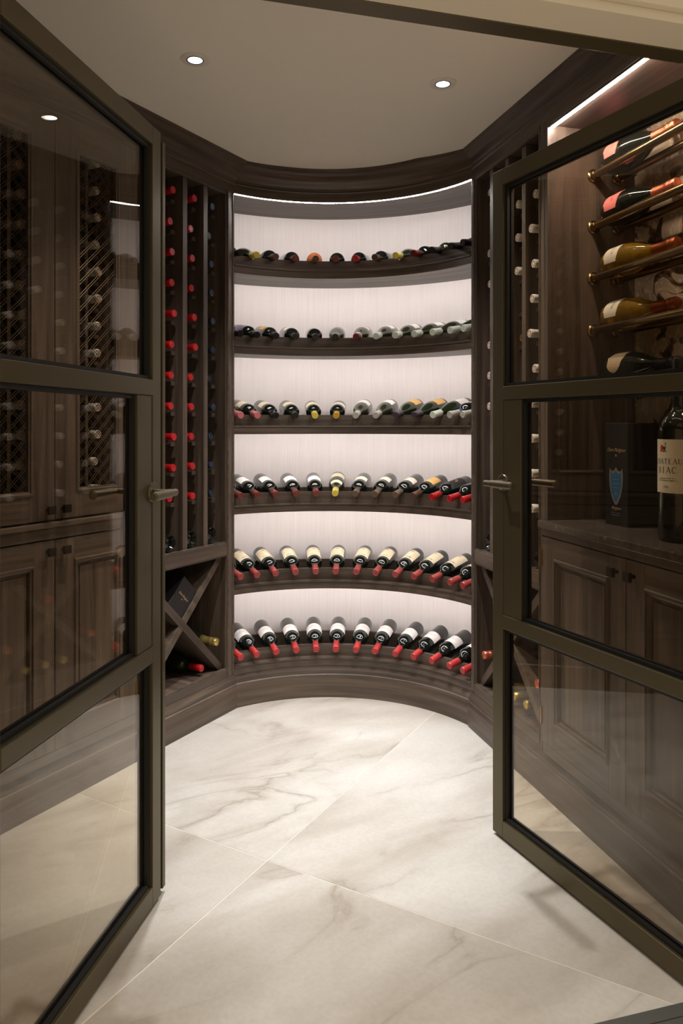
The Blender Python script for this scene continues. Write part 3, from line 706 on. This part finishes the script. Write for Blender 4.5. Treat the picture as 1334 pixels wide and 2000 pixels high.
def cab_door(F, t, s0, s1, z0, z1, p0, p1, q0, q1, knob_s, knob_z, hinge_s, hinge_z, mesh=False):
    m = MB()
    m.box(F, s0, p0, .000, .020, z0, z1); m.box(F, p1, s1, .000, .020, z0, z1)
    m.box(F, p0, p1, .000, .020, z0, q0, 's'); m.box(F, p0, p1, .000, .020, q1, z1, 's')
    d = m.build('door', 'wood', t, 0.0012)
    if mesh:
        moulding(F, p0 - .012, p1 + .012, q0 - .012, q1 + .012, [(0, -.0002), (.004, -.005), (.010, -.006), (.013, -.002), (.018, -.001), (.018, .014), (.0, .0002)]).build('moulding', 'wood', d)
        wm = MB(); per = .047; rw = .0012
        for sg in (1, -1):
            c = -.3
            cs = []
            lo = (p0 - q1) if sg > 0 else (p0 + q0); hi = (p1 - q0) if sg > 0 else (p1 + q1)
            x = math.floor(lo / per) * per
            while x < hi:
                cs += [x, x + .011]; x += per
            for c in cs:                                   # line s - sg*z = c
                pts = []
                za, zb_ = (p0 - c) * sg, (p1 - c) * sg
                if za > zb_: za, zb_ = zb_, za
                za, zb_ = max(za, q0), min(zb_, q1)
                if zb_ - za < .006: continue
                wm.cyl(F.w(c + sg * za, .010 + .0012 * sg, za), F.w(c + sg * zb_, .010 + .0012 * sg, zb_), rw, 6, caps=False)
        wm.build('wire_mesh', 'wire', d, smooth=True, label='woven bronze wire lattice', kind='stuff')
    else:
        MB().box(F, p0 - .002, p1 + .002, .0115, .0195, q0 - .002, q1 + .002).build('panel', 'wood', d)
        MB().box(F, p0 + .030, p1 - .030, .0075, .0116, q0 + .030, q1 - .030).build('raised_field', 'wood', d, 0.003)
        moulding(F, p0 - .002, p1 + .002, q0 - .002, q1 + .002, [(0, -.0002), (.003, -.005), (.008, -.006), (.011, -.001), (.017, .002), (.022, .010), (.022, .0117), (0, .0117)]).build('moulding', 'wood', d)
    knob(F, knob_s, knob_z, d); hinges(F, hinge_s, hinge_z, d)
    return d

# ------------------------------------------------------------------ base cabinet, worktop and brass rail cabinet (right wall)
t = thing('base_cabinet', FR.w(1.08, .2, 0), 'oak base cabinet with two raised panel doors beside the white capped rack', 'cabinet')
m = MB(); m.box(FR, .622, 1.545, .021, .385, .150, .190, 's'); m.box(FR, .622, .640, .021, .385, .190, .934); m.box(FR, 1.527, 1.545, .021, .385, .190, .934)
m.box(FR, .640, 1.527, .370, .385, .190, .934); m.box(FR, .640, 1.527, .021, .370, .900, .934, 's'); m.box(FR, 1.085, 1.111, .021, .05, .190, .900)
m.build('body', 'wood', t, 0.001)
box('top_rail', 'wood', t, FR, .622, 1.545, .002, .0209, .908, .934, 's')
box('stile', 'wood', t, FR, .622, .631, .002, .0209, .150, .908)
box('bottom_rail', 'wood', t, FR, .631, 1.545, .004, .0209, .150, .186, 's')
cab_door(FR, t, .633, 1.0965, .189, .904, .714, 1.0155, .272, .836, 1.060, .862, .6318, (.28, .83))
cab_door(FR, t, 1.0995, 1.543, .189, .904, 1.1815, 1.460, .272, .836, 1.136, .862, 1.5435, (.28, .83))
wt = thing('worktop', FR.w(1.08, .2, .935), 'speckled brown stone worktop over the base cabinet', 'worktop')
box('slab', 'counter', wt, FR, .6225, 1.545, -.012, .385, .9345, .960, 's', bevel=.003)
dc = thing('display_cabinet', FR.w(1.08, .2, .96), 'open oak alcove with brass bottle rails and antique mirror back', 'cabinet')
box('side_panel', 'wood', dc, FR, .6220, .640, .018, .385, .9605, 2.361)
box('side_panel', 'wood', dc, FR, 1.527, 1.545, .018, .385, .9605, 2.361)
box('top_panel', 'wood', dc, FR, .6401, 1.5269, .018, .385, 2.342, 2.361, 's')
box('back_panel', 'antique', dc, FR, .6401, 1.5269, .372, .385, .9605, 2.3418, label='mottled antique mirror glass', bevel=0)
box('led_lip', 'wood', dc, FR, .6402, 1.5268, .0215, .0268, 2.3345, 2.3418, 's')
box('led_strip', 'led_cab', dc, FR, .648, 1.520, .0275, .041, 2.3340, 2.3418, 's', label='glowing warm white light strip', bevel=0)
for q0, q1 in ((1.02, 1.12), ):
    moulding(Free(FR.w(.640, 0, 0)[:2], FR.D, FR.S * 1.0), .055, .345, 1.118, 1.430, [(0, .0001), (.004, .004), (.009, .005), (.013, .002), (.016, .0001)]).build('panel_moulding', 'wood', dc)
ROD_Z = [2.180, 1.997, 1.814, 1.628, 1.443]
for z in ROD_Z:
    for d in (.200, .300):
        rd = MB().cyl(FR.w(.641, d, z), FR.w(1.526, d, z), .0140, 20).build('rail', 'brass', dc, smooth=True, label='aged brass rail')
        for s, sg in ((.6402, 1), (1.5268, -1)):
            MB().lathe([(0, 0), (.0235, 0), (.0235, .004), (.021, .006), (.0175, .0075), (.0172, .020), (.0158, .022), (.0141, .022)], 24, FR.w(s, d, z), FR.dir(sg, 0)).build('flange', 'brass', rd, smooth=True)
KM = 1.07
for i, (z, gl, foil, st, nm) in enumerate(zip(ROD_Z, ('g_black', 'g_black', 'g_gold', 'g_gold', 'g_black'), ('rose', 'rose', 'copper', 'copper', None), ('pinkoval', 'pinkoval', 'whiteoval', 'whiteoval', 'sandoval'),
        ('dark champagne bottle with rose foil and pink label on the topmost brass rails', 'dark champagne bottle with rose foil and pink label on the second brass rails down',
         'golden champagne bottle with copper foil on the third brass rails down', 'golden champagne bottle with copper foil on the fourth brass rails down', 'black champagne bottle with sand oval label on the lowest brass rails'))):
    bottle(FR.w(.680 + .012 * (i == 4), .250, z + .0450), FR.dir(1, 0), FR.dir(0, -.75, .66), 'cuvee', gl, 'black', st, nm, 'champagne bottles on the brass rails', k=KM, foil=foil, name='champagne_bottle')
# black gift box on the worktop
g = thing('gift_box', FR.w(.817, .239, .960), 'tall black champagne box with blue shield standing on the worktop', 'gift box')
box('carton', 'box_black', g, FR, .757, .877, .168, .310, .960, 1.300, bevel=.002)
def on_box(vs, zc, sc_=.817, dd=.1672):
    return [FR.w(sc_ + x, dd, zc + y) for x, y in vs]
m = MB(); tv, tf = flat_text('Dom Pérignon', .0175, .4, .92); m.add(on_box(tv, 1.205), tf); tv, tf = elli(.006, .009); m.add(on_box(tv, 1.192), tf)
tv, tf = flat_text('Pérignon', .0150, .5, .92); m.add(on_box(tv, 1.013), tf)
m.build('gold_lettering', 'ink_gold', g, label='small pink gold script')
sh_o = [(-.034, .060), (-.024, .050), (-.010, .052), (0, .064), (.010, .052), (.024, .050), (.034, .060), (.037, .030), (.034, 0), (.024, -.034), (.010, -.056), (0, -.064), (-.010, -.056), (-.024, -.034), (-.034, 0), (-.037, .030)]
n = len(sh_o); m = MB(); m.add(on_box([(x, y) for x, y in sh_o] + [(x * .78, y * .80) for x, y in sh_o], 1.090), [(i, (i + 1) % n, n + (i + 1) % n, n + i) for i in range(n)])
sv, sf = strokes([(-.018, .022, .018, .022, .003), (-.020, .008, .020, .008, .003), (-.014, -.006, .014, -.006, .003), (0, -.018, 0, -.030, .006)]); m.add(on_box(sv, 1.090, dd=.1668), sf)
m.build('shield_border', 'ink_silver', g, label='silver shield outline')
m = MB(); m.add(on_box([(x * .76, y * .78) for x, y in sh_o], 1.090, dd=.1674), [tuple(range(n))]); m.build('shield', 'ink_blue', g, label='blue shield emblem')
m = MB(); bv, bf = bars(.046, .003, 16, 21); m.add(on_box(bv, 1.000), bf); bv, bf = bars(.056, .003, 20, 22); m.add(on_box(bv, .993), bf); m.build('small_print', 'ink_silver', g)
# big bottle on the worktop
KB = 1.75
bb = bottle(FR.w(1.150, .150, .960), (0, 0, 1), (-.93, -.37, 0), 'bordeaux', 'g_black', 'black', None, 'oversized dark bottle with cream Chateau Biac label standing on the worktop', None, KB, name='large_wine_bottle')
rb = .0375 * KB + .0007
lab = share('label', patch_mesh(rb, .140, .292, 66, 'l_ivory'), bb, label='cream label lettered in dark serif capitals')
def glyph(ch):
    T, k = .13, .05
    sf = lambda x, y: (x - .13, y, x + .13, y, k)
    D = {'H': [(.2, 0, .2, 1, T), (.8, 0, .8, 1, T), (.2, .5, .8, .5, k)] + [sf(x, y) for x in (.2, .8) for y in (.02, .98)],
         'A': [(.1, 0, .5, 1, k * 1.3), (.5, 1, .9, 0, T), (.25, .36, .76, .36, k), sf(.1, .02), sf(.9, .02)],
         'T': [(.5, 0, .5, 1, T), (.05, .97, .95, .97, k), (.05, .97, .05, .84, k), (.95, .97, .95, .84, k), sf(.5, .02)],
         'E': [(.25, 0, .25, 1, T), (.12, .97, .85, .97, k), (.25, .5, .7, .5, k), (.12, .03, .88, .03, k), (.85, .97, .85, .86, k), (.88, .03, .88, .14, k)],
         'U': [(.2, 1, .2, .3, T), (.2, .3, .28, .12, T), (.28, .12, .5, .03, .09), (.5, .03, .7, .1, .07), (.7, .1, .8, .3, k), (.8, .3, .8, 1, k), sf(.2, .98), sf(.8, .98)],
         'I': [(.5, 0, .5, 1, T), sf(.5, .02), sf(.5, .98)],
         'B': [(.25, 0, .25, 1, T), (.12, .97, .55, .97, k), (.55, .97, .74, .86, .09), (.74, .86, .74, .66, T), (.74, .66, .55, .54, .09), (.25, .53, .55, .53, k), (.55, .53, .82, .4, .09), (.82, .4, .82, .16, T), (.82, .16, .58, .03, .09), (.12, .03, .58, .03, k)],
         'C': [(.85, .8, .7, .94, k), (.7, .94, .5, .98, .07), (.5, .98, .25, .84, .11), (.25, .84, .14, .5, T), (.14, .5, .25, .16, T), (.25, .16, .5, .02, .11), (.5, .02, .72, .06, .07), (.72, .06, .87, .22, k), (.85, .8, .85, .96, k)]}
    return D[ch]
def serif(txt, h, adv=.92):
    segs = []; n = len(txt)
    for i, ch in enumerate(txt):
        x0 = (i - n / 2) * h * adv
        segs += [(x0 + a * h * .85, b * h, x0 + c * h * .85, d * h, w * h) for a, b, c, d, w in glyph(ch)]
    return strokes(segs)
m = MB()
for (vs, fs), x, zc in ((serif('CHATEAU', .0150), -.004, .222), (serif('BIAC', .0180), -.004, .196), (bars(.058, .0028, 26, 31), -.004, .180), (bars(.066, .0028, 28, 32), -.004, .174), (bars(.018, .006, 4, 41, .22), -.004, .155), (strokes([(-.02, 0, .02, 0, .0006)]), -.004, .1885)):
    m.add(wrap([(px - x, py) for px, py in vs], rb + .0004, zc), fs)
share('label_print', m.mesh('label_print', M['ink']), lab)
red = [(-.010, .004, .000, .006, .007), (-.012, .003, -.004, -.005, .005), (-.014, -.004, -.006, -.008, .003), (-.004, .002, -.002, -.009, .004), (-.012, -.009, -.008, -.004, .003), (-.011, .007, -.004, .009, .003)]
blk = [(-.001, .003, .007, -.001, .007), (.007, -.001, .008, .006, .003), (.004, -.003, .002, -.011, .003), (.008, .007, .006, .009, .002), (.007, .011, .010, .017, .003), (.007, -.004, .009, -.009, .003)]  # dark ink strokes of the red and black printed emblem
for nm, mt, sg in (('emblem', 'ink_bred', red), ('emblem_dark', 'ink', blk)):
    m = MB(); vs, fs = strokes(sg); m.add(wrap([(px - .006, py) for px, py in vs], rb + .0004, .266), fs); share(nm, m.mesh(nm, M[mt]), lab)

# ------------------------------------------------------------------ mesh-door cabinets (left wall)
def wine_cabinet(s0, idx, where):
    s1 = s0 + .758; sm = (s0 + s1) / 2
    t = thing('wine_cabinet', FL.w(sm, .2, 0), f'tall oak cabinet with wire mesh upper doors {where}', 'cabinet')
    m = MB()
    m.box(FL, s0, s0 + .015, .021, .384, .150, 2.361); m.box(FL, s1 - .015, s1, .021, .384, .150, 2.361)
    box('back_panel', 'wood', t, FL, s0 + .0151, s1 - .0151, .372, .384, .190, 2.345)
    m.box(FL, s0 + .015, s1 - .015, .021, .3719, .150, .186, 's'); m.box(FL, s0 + .015, s1 - .015, .021, .3719, 2.346, 2.361, 's')
    m.box(FL, s0 + .015, s1 - .015, .021, .3719, .900, .975, 's')
    m.build('body', 'wood', t, 0.001)
    box('bottom_rail', 'wood', t, FL, s0, s1, .004, .0209, .150, .186, 's')
    box('middle_rail', 'wood', t, FL, s0, s1, -.004, .0209, .908, .966, 's', bevel=.003)
    box('rail_moulding', 'wood', t, FL, s0, s1, -.012, -.0041, .948, .966, 's', bevel=.003)
    box('top_rail', 'wood', t, FL, s0, s1, .004, .0209, 2.352, 2.361, 's')
    for a, b, inner in ((s0 + .003, sm - .0015, 1), (sm + .0015, s1 - .003, -1)):
        ks = b - .030 if inner > 0 else a + .030; hs = a - .001 if inner > 0 else b + .001
        cab_door(FL, t, a, b, .972, 2.349, a + .098, b - .096, 1.068, 2.252, ks, 1.008, hs, (1.05, 2.27), True)
        cab_door(FL, t, a, b, .189, .903, a + .082, b - .080, .268, .826, ks, .868, hs, (.28, .80))
    for i, c in enumerate((s0 + .146, s0 + .466)):
        for e in (-.053, .053): box('divider', 'wood', t, FL, c + e - .007, c + e + .007, .05, .3718, .9751, 2.3459)
        cm = MB().box(FL, 0, .020, .10, .3717, -.014, 0, 'd').mesh('cleat', M['wood'], Vector(FL.w(0, 0, 0)))
        for r_i in range(13):
            z = 1.058 + .1005 * r_i
            for e_ in (-.0458, .0258): share('cleat', cm, t, FL.w(c + e_, 0, z - .0271) - ORG[t.name])
            dd = .078 + jr.uniform(-.012, .012)
            bottle(FL.w(c, dd + .3 - .02, z), FL.dir(0, -1), (0, 0, 1), 'bordeaux', 'g_black', 'white', None,
                   f'white capped bottle, {"first" if i == 0 else "second"} mesh door, cabinet {where}', f'bottles behind the {idx} cabinet, {"first" if i == 0 else "second"} mesh door', ring='ring_red')
wine_cabinet(.622, 'rack side', 'next to the red capped rack')
wine_cabinet(1.3805, 'doorway side', 'at the doorway end of the wall')

# ------------------------------------------------------------------ the two glazed metal doors
def glass_door(name, H, ang, side, W, label, astragal):
    a = R(ang); dh = Vector((math.sin(a), math.cos(a))); n = Vector((math.cos(a), -math.sin(a))) * side
    F = Free(H, dh, n); T = -.045
    t = thing(name, F.w(W / 2, 0, 0), label, kind='structure')
    b0, b1 = .010, 2.090
    box('hinge_stile', 'bronze', t, F, 0, .05, T, 0, b0, b1); box('lock_stile', 'bronze', t, F, W - .05, W, T, 0, b0, b1)
    box('bottom_rail', 'bronze', t, F, .0502, W - .0502, T, 0, b0, .062, 's'); box('top_rail', 'bronze', t, F, .0502, W - .0502, T, 0, 2.040, b1, 's')
    m1, m2 = 1.392, .682
    for z in (m1, m2): box('middle_rail', 'bronze', t, F, .0502, W - .0502, T - .001, .001, z - .021, z + .021, 's')
    box('lock_plate', 'bronze', t, F, W - .135, W - .0502, T + .002, -.002, m2 + .0212, m1 - .0212)
    for s0, s1, z0, z1 in ((.0504, W - .0504, m1 + .0214, 2.0398), (.0504, W - .1352, m2 + .0214, m1 - .0214), (.0504, W - .0504, .0622, m2 - .0214)):
        p = box('pane', 'pane', t, F, s0 + .004, s1 - .004, -.0255, -.0195, z0 + .004, z1 - .004, bevel=0, label='bronze tinted glass pane')
        for y0, y1 in ((-.0195, -.010), (-.035, -.0255)):
            m = MB(); frame_strip(m, F, s0, s1, z0, z1, .010, y0, y1); m.build('gasket', 'gasket', p)
    if astragal:
        box('meeting_strip', 'bronze', t, F, W + .0002, W + .016, -.030, -.012, .016, 2.078)
        box('meeting_strip', 'bronze', t, F, W + .0162, W + .034, -.032, -.002, .016, 2.072)
    for sgn, y0 in ((1, -.002), (-1, T + .002)):
        hx = W - .052; hz = 1.114
        P = lambda x, y, z=hz: F.w(x, y0 + sgn * y, z)
        h = MB().cyl(P(hx, .006), P(hx, .062), .0085, 18)
        h.cyl(P(hx + .012, .062), P(hx - .022, .062), .0095, 20); h.cyl(P(hx - .022, .062), P(hx - .120, .062), .0118, 24); h.cyl(P(hx - .1202, .062), P(hx - .1225, .062), .0092, 24)
        ho = h.build('handle', 'handle', t, 0.0012, smooth=True, label='satin bronze lever handle')
        MB().lathe([(0, 0), (.027, 0), (.027, .005), (.0262, .0065), (.0225, .0065), (.0215, .0055), (0, .0055)], 36, P(hx, .0), F.dir(0, sgn)).build('rose', 'handle', ho, smooth=True)
glass_door('door_1', (-0.629, 1.291), 10.67, 1, .734, 'open bronze framed glass door in front of the wire mesh cabinets', True)
glass_door('door_2', (0.8067, 1.6427), -25.3, -1, .767, 'open bronze framed glass door in front of the brass rail cabinet', False)
